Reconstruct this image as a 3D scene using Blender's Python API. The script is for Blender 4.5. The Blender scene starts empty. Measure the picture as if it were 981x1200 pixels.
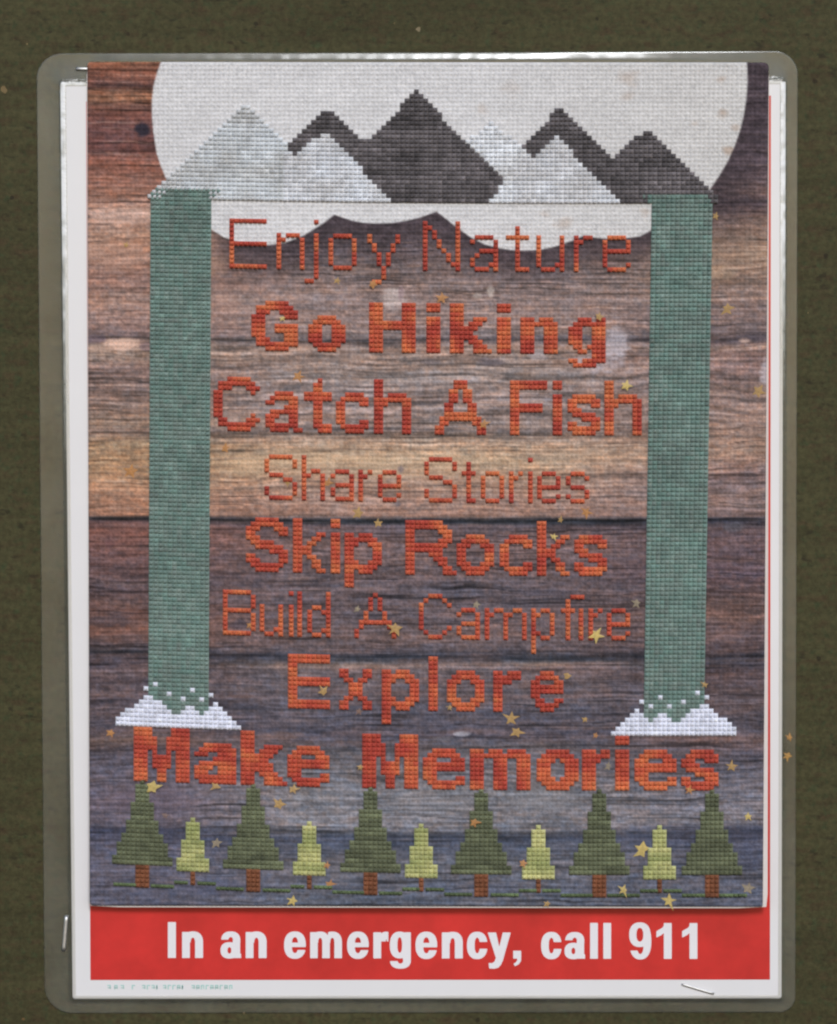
import bpy, math
import numpy as np

# ------------------------------------------------------------------ camera, light, exposure
sc = bpy.context.scene
MM = 0.001
S = 0.0002577                       # metres per photograph pixel on the board
ZC = 0.32                           # height of the picture centre
D = 1.0                             # camera distance
PITCH = math.radians(3.9)           # the camera looks slightly down
TANV = 600 * S / D
C = np.array([0.0, -D * math.cos(PITCH), ZC + D * math.sin(PITCH)])
FWD = np.array([0.0, math.cos(PITCH), -math.sin(PITCH)])
UPV = np.array([0.0, math.sin(PITCH), math.cos(PITCH)])

cam = bpy.data.cameras.new("camera")
cam.sensor_fit = 'VERTICAL'
cam.sensor_height = 24.0
cam.lens = 12.0 / TANV
cam.clip_start = 0.01
cam.clip_end = 50.0
camo = bpy.data.objects.new("camera", cam)
camo.location = C
camo.rotation_euler = (math.pi / 2 - PITCH, 0, 0)
sc.collection.objects.link(camo)
sc.camera = camo

SUN_EL, SUN_AZ = math.radians(31), math.radians(-8)     # azimuth away from straight ahead of the board
w = bpy.data.worlds.new("World")
sc.world = w
w.use_nodes = True
nt = w.node_tree
bg = nt.nodes["Background"]
sky = nt.nodes.new("ShaderNodeTexSky")
sky.sky_type = 'NISHITA'
sky.sun_disc = False
sky.sun_elevation = SUN_EL
sky.sun_rotation = math.pi + SUN_AZ
sky.air_density = 1.0
sky.dust_density = 1.0
nt.links.new(sky.outputs[0], bg.inputs[0])
bg.inputs[1].default_value = 0.085
sun = bpy.data.lights.new("sun", 'SUN')
sun.energy = 1.5
sun.angle = math.radians(13)
sun.color = (0.95, 0.97, 1.0)
suno = bpy.data.objects.new("sun", sun)
sd = np.array([-math.sin(SUN_AZ) * math.cos(SUN_EL), -math.cos(SUN_AZ) * math.cos(SUN_EL), math.sin(SUN_EL)])
from mathutils import Vector
suno.rotation_euler = Vector(sd).to_track_quat('Z', 'Y').to_euler()
suno.location = Vector(sd) * 2
sc.collection.objects.link(suno)
sc.view_settings.view_transform = 'Standard'
sc.view_settings.look = 'None'
sc.view_settings.gamma = 1.0
sc.view_settings.exposure = 0.31
sc.cycles.filter_width = 2.3
sc.cycles.max_bounces = 6

rng = np.random.default_rng(7)
COL = sc.collection


# ------------------------------------------------------------------ helpers
def P(px, py, d):
    """Point of the place at distance d (m) in front of the board, measured on the photograph."""
    px = np.asarray(px, float); py = np.asarray(py, float); d = np.asarray(d, float)
    dx = (px - 490.5) / 600 * TANV
    dy = (600 - py) / 600 * TANV
    vx = dx
    vy = FWD[1] + dy * UPV[1]
    vz = FWD[2] + dy * UPV[2]
    t = (-d - C[1]) / vy
    X = C[0] + t * vx
    Z = C[2] + t * vz
    Y = -d + 0 * X
    return np.stack(np.broadcast_arrays(X, Y, Z), -1)


def bow(px, py):
    """The stitched picture stands a little off the sign towards its lower edge."""
    px = np.asarray(px, float); py = np.asarray(py, float)
    v = np.clip((py - 560) / 505, 0, 1.05)
    side = 0.75 + 0.35 * np.clip((px - 100) / 800, 0, 1)
    return MM * (3.8 * side * v ** 2 + 0.25 * np.cos((px - 480) / 260) * np.clip(py / 1100, 0, 1))


def PP(px, py, d):
    return P(px, py, np.asarray(d, float) + bow(px, py))


def lin(c):
    c = np.asarray(c, float) / 255.0
    return np.where(c <= 0.04045, c / 12.92, ((c + 0.055) / 1.055) ** 2.4)


K_LIGHT = 0.92


def alb(c):
    return lin(c) / K_LIGHT


def fade(t):
    return t * t * (3 - 2 * t)


def vnoise(x, y, seed):
    """Smooth value noise in 0..1 on arrays."""
    r = np.random.default_rng(seed)
    T = r.random((256, 256))
    xi = np.floor(x).astype(int); yi = np.floor(y).astype(int)
    fx = fade(x - xi); fy = fade(y - yi)
    a = T[yi & 255, xi & 255]; b = T[yi & 255, (xi + 1) & 255]
    c = T[(yi + 1) & 255, xi & 255]; d = T[(yi + 1) & 255, (xi + 1) & 255]
    return (a * (1 - fx) + b * fx) * (1 - fy) + (c * (1 - fx) + d * fx) * fy


def poly_sdf(px, py, poly):
    """Signed distance, positive inside."""
    x = px.ravel(); y = py.ravel()
    best = np.full(x.shape, 1e9); ins = np.zeros(x.shape, bool)
    n = len(poly)
    for i in range(n):
        ax, ay = poly[i]; bx, by = poly[(i + 1) % n]
        ex, ey = bx - ax, by - ay
        L = ex * ex + ey * ey + 1e-12
        t = np.clip(((x - ax) * ex + (y - ay) * ey) / L, 0, 1)
        best = np.minimum(best, (x - ax - t * ex) ** 2 + (y - ay - t * ey) ** 2)
        cond = (ay > y) != (by > y)
        with np.errstate(divide='ignore', invalid='ignore'):
            xc = ax + (y - ay) * ex / (ey if ey != 0 else 1e-12)
        ins ^= cond & (x < xc)
    dist = np.sqrt(best)
    return np.where(ins, dist, -dist).reshape(px.shape)


def make_obj(name, verts, faces, mat, parent=None, colors=None, smooth=True, label=None):
    """One mesh object, its origin at its own centre."""
    verts = np.asarray(verts, float).reshape(-1, 3)
    ctr = (verts.min(0) + verts.max(0)) / 2
    me = bpy.data.meshes.new(name)
    fa = faces if isinstance(faces, np.ndarray) else None
    if fa is not None:
        k = fa.shape[1]
        me.vertices.add(len(verts))
        me.vertices.foreach_set("co", (verts - ctr).astype(np.float32).ravel())
        me.loops.add(fa.size)
        me.loops.foreach_set("vertex_index", fa.astype(np.int32).ravel())
        me.polygons.add(len(fa))
        me.polygons.foreach_set("loop_start", np.arange(0, fa.size, k, dtype=np.int32))
        me.update(calc_edges=True)
    else:
        me.from_pydata((verts - ctr).tolist(), [], [list(map(int, f)) for f in faces])
    me.polygons.foreach_set("use_smooth", np.full(len(me.polygons), smooth))
    if colors is not None:
        at = me.color_attributes.new("Col", 'FLOAT_COLOR', 'POINT')
        c4 = np.ones((len(verts), 4), np.float32)
        c4[:, :3] = colors
        at.data.foreach_set("color", c4.ravel())
    me.materials.append(mat)
    me.update()
    o = bpy.data.objects.new(name, me)
    COL.objects.link(o)
    base = np.zeros(3)
    q = parent
    while q is not None:
        base = base + np.array(q.location); q = q.parent
    o.location = ctr - base
    if parent is not None:
        o.parent = parent
    if label:
        o["label"] = label
    return o


def thing(name, loc, label, cat, group=None):
    o = bpy.data.objects.new(name, None)
    o.empty_display_size = 0.01
    o.location = loc
    COL.objects.link(o)
    tag(o, label, cat, group)
    return o


def tag(o, label, cat, group=None):
    o["label"] = label; o["category"] = cat
    if group: o["group"] = group


# ------------------------------------------------------------------ materials
def new_mat(name):
    m = bpy.data.materials.new(name)
    m.use_nodes = True
    return m, m.node_tree, m.node_tree.nodes["Principled BSDF"]


def node(t, typ, **kw):
    n = t.nodes.new(typ)
    for k, v in kw.items():
        setattr(n, k, v)
    return n


def math_n(t, op, a, b=None, clamp=False):
    n = node(t, "ShaderNodeMath", operation=op, use_clamp=clamp)
    for i, v in enumerate((a, b)):
        if v is None: continue
        if hasattr(v, 'links'): t.links.new(v, n.inputs[i])
        else: n.inputs[i].default_value = v
    return n.outputs[0]


def noise_n(t, vec, scale, detail=4, rough=0.6, stretch=None):
    if stretch is not None:
        mp = node(t, "ShaderNodeMapping")
        mp.inputs["Scale"].default_value = stretch
        t.links.new(vec, mp.inputs[0]); vec = mp.outputs[0]
    n = node(t, "ShaderNodeTexNoise")
    n.inputs["Scale"].default_value = scale
    n.inputs["Detail"].default_value = detail
    n.inputs["Roughness"].default_value = rough
    t.links.new(vec, n.inputs["Vector"])
    return n.outputs["Fac"]


def ramp_n(t, fac, p0, c0, p1, c1):
    r = node(t, "ShaderNodeValToRGB")
    r.color_ramp.elements[0].position = p0; r.color_ramp.elements[0].color = (*c0, 1)
    r.color_ramp.elements[1].position = p1; r.color_ramp.elements[1].color = (*c1, 1)
    t.links.new(fac, r.inputs[0])
    return r.outputs[0]


def mix_c(t, fac, a, b, mode='MIX'):
    n = node(t, "ShaderNodeMix", data_type='RGBA', blend_type=mode)
    for sock, v in ((n.inputs[0], fac), (n.inputs[6], a), (n.inputs[7], b)):
        if hasattr(v, 'links'): t.links.new(v, sock)
        elif np.isscalar(v): sock.default_value = v
        else: sock.default_value = (*[float(q) for q in v], 1)
    return n.outputs[2]


def mul_grey(t, col, fac, lo, hi):
    """col times a grey between lo and hi driven by fac."""
    mr = node(t, "ShaderNodeMapRange")
    mr.inputs[1].default_value = 0.25; mr.inputs[2].default_value = 0.75
    mr.inputs[3].default_value = lo; mr.inputs[4].default_value = hi
    t.links.new(fac, mr.inputs[0])
    g = node(t, "ShaderNodeCombineColor")
    for i in range(3): t.links.new(mr.outputs[0], g.inputs[i])
    return mix_c(t, 1.0, col, g.outputs[0], 'MULTIPLY')


def bump_n(t, h, strength, dist):
    b = node(t, "ShaderNodeBump")
    b.inputs["Strength"].default_value = strength
    b.inputs["Distance"].default_value = dist
    t.links.new(h, b.inputs["Height"])
    return b.outputs[0]


# olive painted board
m_board, t, b = new_mat("olive_paint")
tc = node(t, "ShaderNodeTexCoord").outputs["Object"]
big = noise_n(t, tc, 9, 3, 0.5)
col = ramp_n(t, big, 0.3, alb((63, 60, 39)), 0.7, alb((72, 69, 46)))
hue = noise_n(t, tc, 330, 3, 0.6, (0.6, 1, 1.3))
col = mix_c(t, math_n(t, 'MULTIPLY', math_n(t, 'SUBTRACT', hue, 0.50, True), 5.0, True), col, alb((68, 58, 40)))
hue2 = noise_n(t, tc, 410, 2, 0.6)
col = mix_c(t, math_n(t, 'MULTIPLY', math_n(t, 'SUBTRACT', hue2, 0.54, True), 5.0, True), col, alb((58, 64, 42)))
grain = noise_n(t, tc, 75, 6, 0.75, (0.22, 1, 3.0))
col = mul_grey(t, col, grain, 0.76, 1.2)
fine = noise_n(t, tc, 620, 4, 0.8)
col = mul_grey(t, col, fine, 0.6, 1.4)
spk = noise_n(t, tc, 360, 3, 0.55, (0.7, 1, 1.4))
sp2 = noise_n(t, tc, 26, 2, 0.5)
spm = math_n(t, 'MULTIPLY', math_n(t, 'SUBTRACT', math_n(t, 'ADD', spk, math_n(t, 'MULTIPLY', sp2, 0.12)), 0.68, True), 9.0, True)
col = mix_c(t, math_n(t, 'MULTIPLY', spm, 0.6), col, alb((36, 32, 24)))
lgt = noise_n(t, tc, 240, 2, 0.5)
col = mix_c(t, math_n(t, 'MULTIPLY', math_n(t, 'GREATER_THAN', lgt, 0.80), 0.75), col, alb((150, 128, 92)))
# paint chips and a dark crack with places of their own
pos = node(t, "ShaderNodeNewGeometry").outputs["Position"]
wn = noise_n(t, pos, 700, 2, 0.6)
for cx, cy, r, rgbc in ((5, 105, 3.6, (128, 108, 76)), (490, 34, 2.6, (140, 126, 100)), (14, 232, 2.2, (34, 30, 24)), (560, 1195, 2.8, (34, 30, 22)), (700, 22, 2.2, (36, 32, 24)), (955, 95, 2.4, (38, 32, 24)), (150, 40, 2.0, (40, 34, 26)), (27, 1194, 2.0, (110, 84, 54)), (968, 300, 2.6, (36, 30, 24)), (960, 772, 3, (36, 32, 24)), (300, 28, 2.5, (36, 32, 24))):
    p0 = P(cx, cy, 0.0)
    dn = node(t, "ShaderNodeVectorMath", operation='DISTANCE')
    t.links.new(pos, dn.inputs[0]); dn.inputs[1].default_value = p0
    rad = math_n(t, 'MULTIPLY', wn, 2.0 * r * S)
    col = mix_c(t, math_n(t, 'MULTIPLY', math_n(t, 'LESS_THAN', dn.outputs[1], rad), 0.7), col, alb(rgbc))
t.links.new(col, b.inputs["Base Color"])
b.inputs["Roughness"].default_value = 0.62
b.inputs["Specular IOR Level"].default_value = 0.12
hsum = math_n(t, 'ADD', math_n(t, 'MULTIPLY', grain, 0.6), math_n(t, 'MULTIPLY', fine, 0.4))
t.links.new(bump_n(t, hsum, 0.45, 0.0005), b.inputs["Normal"])


def attr_mat(name, rough, fine_scale, lo, hi, bump, bdist, spec=0.25, sheen=0.0, stretch=None):
    m, t, b = new_mat(name)
    at = node(t, "ShaderNodeVertexColor", layer_name="Col")
    g = node(t, "ShaderNodeNewGeometry").outputs["Position"]
    f = noise_n(t, g, fine_scale, 3, 0.7, stretch)
    t.links.new(mul_grey(t, at.outputs[0], f, lo, hi), b.inputs["Base Color"])
    b.inputs["Roughness"].default_value = rough
    b.inputs["Specular IOR Level"].default_value = spec
    if sheen: b.inputs["Sheen Weight"].default_value = sheen
    t.links.new(bump_n(t, f, bump, bdist), b.inputs["Normal"])
    return m


m_cloth = attr_mat("printed_cloth", 0.9, 1500, 0.74, 1.27, 0.5, 0.00025, 0.12)
m_thread = attr_mat("cotton_thread", 0.72, 1900, 0.82, 1.2, 0.4, 0.0002, 0.25, 0.05)
m_foil = attr_mat("gold_foil", 0.55, 1400, 0.75, 1.25, 0.5, 0.0002, 0.3)
m_foil.node_tree.nodes["Principled BSDF"].inputs["Alpha"].default_value = 0.72


def plain_mat(name, rgb, rough, spec=0.5, coat=0.0, var=0.04, scale=300, metal=0.0, bump=0.0):
    m, t, b = new_mat(name)
    g = node(t, "ShaderNodeNewGeometry").outputs["Position"]
    f = noise_n(t, g, scale, 4, 0.65)
    t.links.new(mul_grey(t, alb(rgb), f, 1 - var, 1 + var), b.inputs["Base Color"])
    b.inputs["Roughness"].default_value = rough
    b.inputs["Specular IOR Level"].default_value = spec
    b.inputs["Metallic"].default_value = metal
    if coat:
        b.inputs["Coat Weight"].default_value = coat
        b.inputs["Coat Roughness"].default_value = 0.12
    if bump:
        t.links.new(bump_n(t, f, bump, 0.0003), b.inputs["Normal"])
    return m


m_paper = plain_mat("laminated_white_paper", (222, 221, 223), 0.35, 0.3, 0.6, 0.015, 60)
m_red = plain_mat("laminated_red_ink", (198, 46, 45), 0.35, 0.3, 0.6, 0.2, 45)
m_white = plain_mat("laminated_white_ink", (228, 226, 230), 0.35, 0.3, 0.5, 0.015, 90)
m_teal = plain_mat("faint_teal_ink", (160, 203, 196), 0.4, 0.3, 0.5, 0.12, 900)
m_foam = plain_mat("white_backing_board", (214, 205, 200), 0.8, 0.2, 0.0, 0.05, 500)
m_steel = plain_mat("staple_steel", (205, 205, 204), 0.48, 0.5, 0.0, 0.18, 900, 1.0, 0.2)

m_film, t, b = new_mat("clear_laminate_film")
t.nodes.remove(b)
out = t.nodes["Material Output"]
tr = node(t, "ShaderNodeBsdfTransparent"); tr.inputs[0].default_value = (0.94, 0.95, 0.95, 1)
df = node(t, "ShaderNodeBsdfDiffuse"); df.inputs[0].default_value = (0.74, 0.75, 0.64, 1)
gl = node(t, "ShaderNodeBsdfGlossy"); gl.inputs["Roughness"].default_value = 0.16
g = node(t, "ShaderNodeNewGeometry").outputs["Position"]
f = noise_n(t, g, 48, 6, 0.72, (1, 1, 0.6))
mr = node(t, "ShaderNodeMapRange")
for i, v in enumerate((0.3, 0.7, 0.055, 0.13)): mr.inputs[i + 1].default_value = v
t.links.new(f, mr.inputs[0])
ck = node(t, "ShaderNodeVertexColor", layer_name="Col")
sep = node(t, "ShaderNodeSeparateColor"); t.links.new(ck.outputs[0], sep.inputs[0])
crk = sep.outputs[0]
t.links.new(mix_c(t, sep.outputs[1], (0.74, 0.75, 0.64), (0.97, 0.98, 0.99)), df.inputs[0])  # painted highlight: whitens the film's diffuse colour beside the paper edge
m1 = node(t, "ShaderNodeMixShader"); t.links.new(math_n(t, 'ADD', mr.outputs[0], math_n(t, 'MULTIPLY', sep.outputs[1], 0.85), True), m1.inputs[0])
t.links.new(tr.outputs[0], m1.inputs[1]); t.links.new(df.outputs[0], m1.inputs[2])
fr = node(t, "ShaderNodeFresnel"); fr.inputs[0].default_value = 1.7
m2 = node(t, "ShaderNodeMixShader"); t.links.new(fr.outputs[0], m2.inputs[0])
t.links.new(m1.outputs[0], m2.inputs[1]); t.links.new(gl.outputs[0], m2.inputs[2])
f2 = noise_n(t, g, 160, 3, 0.6)
f3 = noise_n(t, g, 1500, 2, 0.6)
hh = math_n(t, 'ADD', math_n(t, 'MULTIPLY', f2, 0.05), math_n(t, 'MULTIPLY', math_n(t, 'MULTIPLY', f3, crk), 0.55))
t.links.new(bump_n(t, hh, 1.0, 0.0006), gl.inputs["Normal"])
t.links.new(math_n(t, 'ADD', 0.18, math_n(t, 'MULTIPLY', crk, 0.22)), gl.inputs["Roughness"])
t.links.new(m2.outputs[0], out.inputs[0])

# ------------------------------------------------------------------ the board
hb = 0.55
vb = [(x, y, ZC + z) for y in (0.0, 0.02) for x, z in ((-hb, -hb), (hb, -hb), (hb, hb), (-hb, hb))]
wall = make_obj("wall", vb, [(0, 1, 2, 3), (7, 6, 5, 4), (0, 4, 5, 1), (1, 5, 6, 2), (2, 6, 7, 3), (3, 7, 4, 0)], m_board, smooth=False)
wall["kind"] = "structure"
wall["label"] = "olive green painted board with fine dark specks"

# depths in front of the board
D_PAPER = 0.60 * MM
D_RED = 0.66 * MM
D_INK = 0.72 * MM
D_BACK0 = 0.92 * MM
D_BACK1 = 1.55 * MM
D_CLOTH = 2.20 * MM

# ------------------------------------------------------------------ laminated sign
base = P(492, 1187, 0.0)
sign = thing("laminated_sign", base, "laminated white paper sign with red emergency banner, stapled to olive board behind stitched picture", "sign")


def rounded(corners, radii, off=0.0, ns=90, nc=14):
    """Closed outline of a rounded quad (TL, TR, BR, BL in px); off > 0 moves it inwards. Same sample count always."""
    (x0, y0), (x1, y1), (x2, y2), (x3, y3) = corners
    q = [(x0 + off, y0 + off), (x1 - off, y1 + off), (x2 - off, y2 - off), (x3 + off, y3 - off)]
    rad = [max(r - off, 1.0) for r in radii]
    pts = []
    ang0 = [math.pi, 1.5 * math.pi, 0.0, 0.5 * math.pi]
    sgn = [(1, 1), (-1, 1), (-1, -1), (1, -1)]
    for i in range(4):
        cx = q[i][0] + sgn[i][0] * rad[i]; cy = q[i][1] + sgn[i][1] * rad[i]
        for k in range(nc):
            a = ang0[i] + (k / (nc - 1)) * math.pi / 2
            pts.append((cx + rad[i] * math.cos(a), cy + rad[i] * math.sin(a)))
        j = (i + 1) % 4
        cx2 = q[j][0] + sgn[j][0] * rad[j]; cy2 = q[j][1] + sgn[j][1] * rad[j]
        e0 = pts[-1]
        e1 = (cx2 + rad[j] * math.cos(ang0[j]), cy2 + rad[j] * math.sin(ang0[j]))
        for k in range(1, ns):
            u = k / ns
            pts.append((e0[0] + (e1[0] - e0[0]) * u, e0[1] + (e1[1] - e0[1]) * u))
    return np.array(pts)


FILM = [(43, 62.5), (935, 60), (932, 1186.5), (52, 1187.5)]
FR = [30, 27, 19, 33]
PAPER = [(73.5, 97), (918, 94.5), (915.8, 1170), (85.2, 1170.5)]
PR = [3, 3, 3, 3]

# paper sheet: a thin solid
out_p = rounded(PAPER, PR, 0, 8, 5)
n = len(out_p)
vt = np.concatenate([P(out_p[:, 0], out_p[:, 1], D_PAPER), P(out_p[:, 0], out_p[:, 1], 0.35 * MM)])
fc = [list(range(n))[::-1], list(range(n, 2 * n))] + [[i, (i + 1) % n, n + (i + 1) % n, n + i] for i in range(n)]
paper = make_obj("paper_sheet", vt, fc, m_paper, sign, smooth=False)

# film border fused round the paper
rings = []
NS = 2200
for off, dz in ((0, 0.04), (0, 0.20), (0.7, 0.25), (1.5, 0.26), (2.6, 0.26), (4, 0.26), (5.5, 0.26), (7, 0.26), (8.5, 0.26), (10.5, 0.27)):
    rings.append((rounded(FILM, FR, off, NS), off, dz, 'o'))
for off, dz in ((-5, 0.27), (-4.2, 0.30), (-3.2, 0.38), (-2.2, 0.50), (-1.2, 0.60), (0, 0.66), (1.3, 0.68), (2.6, 0.69), (3.9, 0.665)):
    rings.append((rounded(PAPER, PR, off, NS), off, dz, 'p'))
fv, crink_glint = [], []
for pts, off, dz, kind in rings:
    px, py = pts[:, 0], pts[:, 1]
    d = np.full(len(px), dz)
    if kind == 'o':
        # the top lip bends forward off the board before it meets the picture
        topw = np.clip((80 - py) / 10, 0, 1) * np.clip((px - 104) / 26, 0, 1) * np.clip((905 - px) / 60, 0, 1)
        tilt = 0.285 - 0.12 * np.clip(np.abs(px - 455) / 330, 0, 1.2) ** 1.5 + 0.07 * (vnoise(px / 42, px * 0, 3) - 0.5) + 0.03 * (vnoise(px / 11, px * 0, 5) - 0.5)
        u = np.clip(off, 0, 10.5)
        d = d + topw * tilt * (u - 0.012 * u * u) * S / MM
        d = d + 0.05 * (vnoise(px / 60, py / 60, 9) - 0.5) * np.clip(off / 4, 0, 1)
    else:
        bell = math.exp(-((off + 2.0) / 1.6) ** 2)
        hi = np.clip((620 - py) / 420, 0.12, 1)
        d = d + bell * hi * (0.30 * (vnoise(px / 7, py / 7, 11) - 0.5) + 0.14 * (vnoise(px / 2.6, py / 2.6, 12) - 0.5))
        d = np.maximum(d, 0.26)
        if off >= 0:
            # wrinkles where the film bulges over the paper edge, strongest near the top corners
            side = ((px < 100) | (px > 895)) & (py > 99)
            env = np.where(px < 400, np.clip((py - 98) / 6, 0, 1) * np.clip((430 - py) / 190, 0, 1), np.clip((py - 98) / 6, 0, 1) * np.clip((330 - py) / 120, 0, 1))
            env = env * (0.5 + 0.7 * vnoise(px * 0 + 4.0, py / 17, 14)) * side
            ph = py / 5.0 + 1.5 * vnoise(px * 0, py / 9, 15)
            saw = ph - np.floor(ph)
            saw = np.where(saw < 0.78, saw / 0.78, (1 - saw) / 0.22)
            d = dz + 0.09 * np.clip(env, 0, 1.1) * saw * {0: 0.3, 1.3: 1.0, 2.6: 0.8, 3.9: 0.0}[off]
    fv.append(P(px, py, d * MM))
    ckv = np.zeros(len(px))
    if kind == 'p' and off < 0.5: ckv = 0.3 * np.clip((900 - py) / 600, 0.1, 1) * (1.0 if off > -4.5 else 0.0)
    edge_glint = np.zeros(len(px))
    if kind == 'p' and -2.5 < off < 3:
        # glint painted into the film along the paper edge, brightest near the top corners
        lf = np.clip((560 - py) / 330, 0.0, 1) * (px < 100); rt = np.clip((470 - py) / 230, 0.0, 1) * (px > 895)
        edge_glint = np.clip(np.maximum(lf, rt) * (0.6 + 0.7 * vnoise(px / 5, py / 9, 16)), 0, 1) * (py > 96)
    crink_glint.append(np.stack([ckv, edge_glint, edge_glint], 1))
n = len(rings[0][0])
V = np.concatenate(fv)
F = []
for r in range(len(rings) - 1):
    a = np.arange(n); bq = (a + 1) % n
    F.append(np.stack([r * n + a, (r + 1) * n + a, (r + 1) * n + bq, r * n + bq], 1))
film = make_obj("laminate_film", V, np.concatenate(F), m_film, sign, np.concatenate(crink_glint), label="clear laminate film border with rounded corners and shiny bent top lip")

# red print: banner and the edge of the field that shows beside the picture
red = make_obj("red_print", P([101.0, 903.5, 902.4, 106.0], [119, 112, 1148, 1148.5], D_RED), [(3, 2, 1, 0)], m_red, paper, smooth=False, label="red printed field of the paper sign")


# ---- banner lettering, bold condensed sans, built from distance fields
def box(x, y, x0, x1, y0, y1):
    return np.minimum(np.minimum(x - x0, x1 - x), np.minimum(y - y0, y1 - y))


def sell(x, y, cx, cy, rx, ry, p=2.35):
    r = (np.abs((x - cx) / rx) ** p + np.abs((y - cy) / ry) ** p + 1e-9) ** (1 / p)
    return (1 - r) * min(rx, ry)


def ring(x, y, cx, cy, rx, ry, tx, ty, p=2.35):
    return np.minimum(sell(x, y, cx, cy, rx, ry, p), -sell(x, y, cx, cy, rx - tx, ry - ty, p))


mx = lambda *a: np.maximum.reduce(a)
mn = lambda *a: np.minimum.reduce(a)


def G_I(x, y): return box(x, y, 0, 9.4, 0, 42)
def G_l(x, y): return box(x, y, 0, 9.1, 0, 42)
def G_n(x, y):
    return mx(box(x, y, 0, 9.1, 0, 30.5), mn(ring(x, y, 12.6, 18, 11.9, 13.2, 9.3, 7.4), y - 18, x - 7), box(x, y, 15.2, 24.5, 0, 18.2))
def G_m(x, y):
    return mx(box(x, y, 0, 8.9, 0, 30.5), mn(ring(x, y, 11.8, 18, 11.3, 13.2, 8.9, 7.4), y - 18, x - 7), box(x, y, 14.2, 23.1, 0, 18.2),
              mn(ring(x, y, 26.0, 18, 11.3, 13.2, 8.9, 7.4), y - 18, x - 21), box(x, y, 28.4, 37.3, 0, 18.2))
def G_a(x, y):
    top = mn(ring(x, y, 12.0, 20.6, 11.2, 10.6, 8.6, 6.6), mx(y - 21.6, x - 12))
    bowl = ring(x, y, 10.4, 9.0, 10.4, 9.6, 8.2, 5.9)
    return mx(mn(top, y - 12), mn(bowl, 19 - x), box(x, y, 14.4, 23.0, 4, 21.5), box(x, y, 15.4, 24.1, 0, 5))
def G_e(x, y):
    r = mn(ring(x, y, 12.7, 15.3, 12.7, 16.0, 9.0, 6.7), -box(x, y, 12, 30, 9.6, 13.2))
    return mx(r, mn(box(x, y, 5, 25.2, 13.0, 18.2), sell(x, y, 12.7, 15.3, 12.7, 16.0)))
def G_c(x, y):
    return mn(ring(x, y, 12.0, 15.3, 12.0, 16.0, 9.0, 6.9), -box(x, y, 12.5, 30, 11.4, 19.4))
def G_r(x, y):
    return mx(box(x, y, 0, 9.1, 0, 30.5), mn(ring(x, y, 15.2, 17.5, 9.6, 13.7, 9.0, 8.4), box(x, y, 5, 17.6, 19.8, 40)))
def G_g(x, y):
    hook = mn(ring(x, y, 12.4, -2.2, 12.2, 9.9, 9.0, 6.0), mx(-3.2 - y, x - 15.4), -y)
    return mx(mn(ring(x, y, 11.6, 15.6, 11.6, 15.7, 8.9, 6.6), 20 - x), box(x, y, 15.4, 24.6, -2.2, 30.5), mn(hook, 2 - y))
def G_y(x, y):
    a = poly_sdf(x, y, [(0, 30.5), (9.7, 30.5), (13.9, 11.5), (18.0, 0), (13.2, -4), (9.4, 1.0)])
    c = poly_sdf(x, y, [(17.6, 30.5), (26.9, 30.5), (17.6, -2.5), (15.2, -7.6), (12.0, -10.8), (7.5, -12.0), (1.6, -11.6), (1.0, -5.2), (5.0, -5.4), (7.8, -3.6), (9.4, 0.6), (13.0, 12)])
    return mx(a, c)
def G_comma(x, y):
    return mx(box(x, y, 0, 9.3, 0, 9.2), poly_sdf(x, y, [(4.6, 0.5), (9.3, 0.5), (9.0, -3.0), (6.4, -6.8), (2.0, -9.0), (0.4, -6.0), (3.4, -4.2), (4.8, -1.6)]))
def G_9(x, y):
    big = ring(x, y, 12.9, 20.9, 12.9, 21.7, 8.8, 6.4)
    return mx(ring(x, y, 12.4, 28.2, 12.4, 14.4, 8.4, 6.4), mn(big, x - 12.9), mn(big, 9.6 - y))
def G_1(x, y):
    return mx(box(x, y, 8.7, 17.9, 0, 42), poly_sdf(x, y, [(0, 25.0), (5.5, 27.6), (9.5, 31), (14, 42), (10.4, 42), (7.2, 36.6), (0, 32.4)]))


def field_mesh(f, w, lo=-13, hi=44, step=0.6):
    """Marching squares: flat mesh where f > 0."""
    xs = np.arange(-1.2, w + 1.8, step); ys = np.arange(lo, hi, step)
    X, Y = np.meshgrid(xs, ys)
    Fv = f(X, Y)
    verts, idx, faces = [], {}, []

    def vid(key, pt):
        if key not in idx:
            idx[key] = len(verts); verts.append(pt)
        return idx[key]
    H, W = Fv.shape
    for j in range(H - 1):
        for i in range(W - 1):
            cs = [(i, j), (i + 1, j), (i + 1, j + 1), (i, j + 1)]
            v = [Fv[q[1], q[0]] for q in cs]
            if max(v) <= 0: continue
            poly = []
            for k in range(4):
                a, bq = cs[k], cs[(k + 1) % 4]
                va, vb_ = v[k], v[(k + 1) % 4]
                if va > 0: poly.append(vid(('p', a), (xs[a[0]], ys[a[1]])))
                if (va > 0) != (vb_ > 0):
                    s = va / (va - vb_)
                    key = ('e', min(a, bq), max(a, bq))
                    poly.append(vid(key, (xs[a[0]] + s * (xs[bq[0]] - xs[a[0]]), ys[a[1]] + s * (ys[bq[1]] - ys[a[1]]))))
            if len(poly) >= 3: faces.append(poly)
    return np.array(verts), faces


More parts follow.
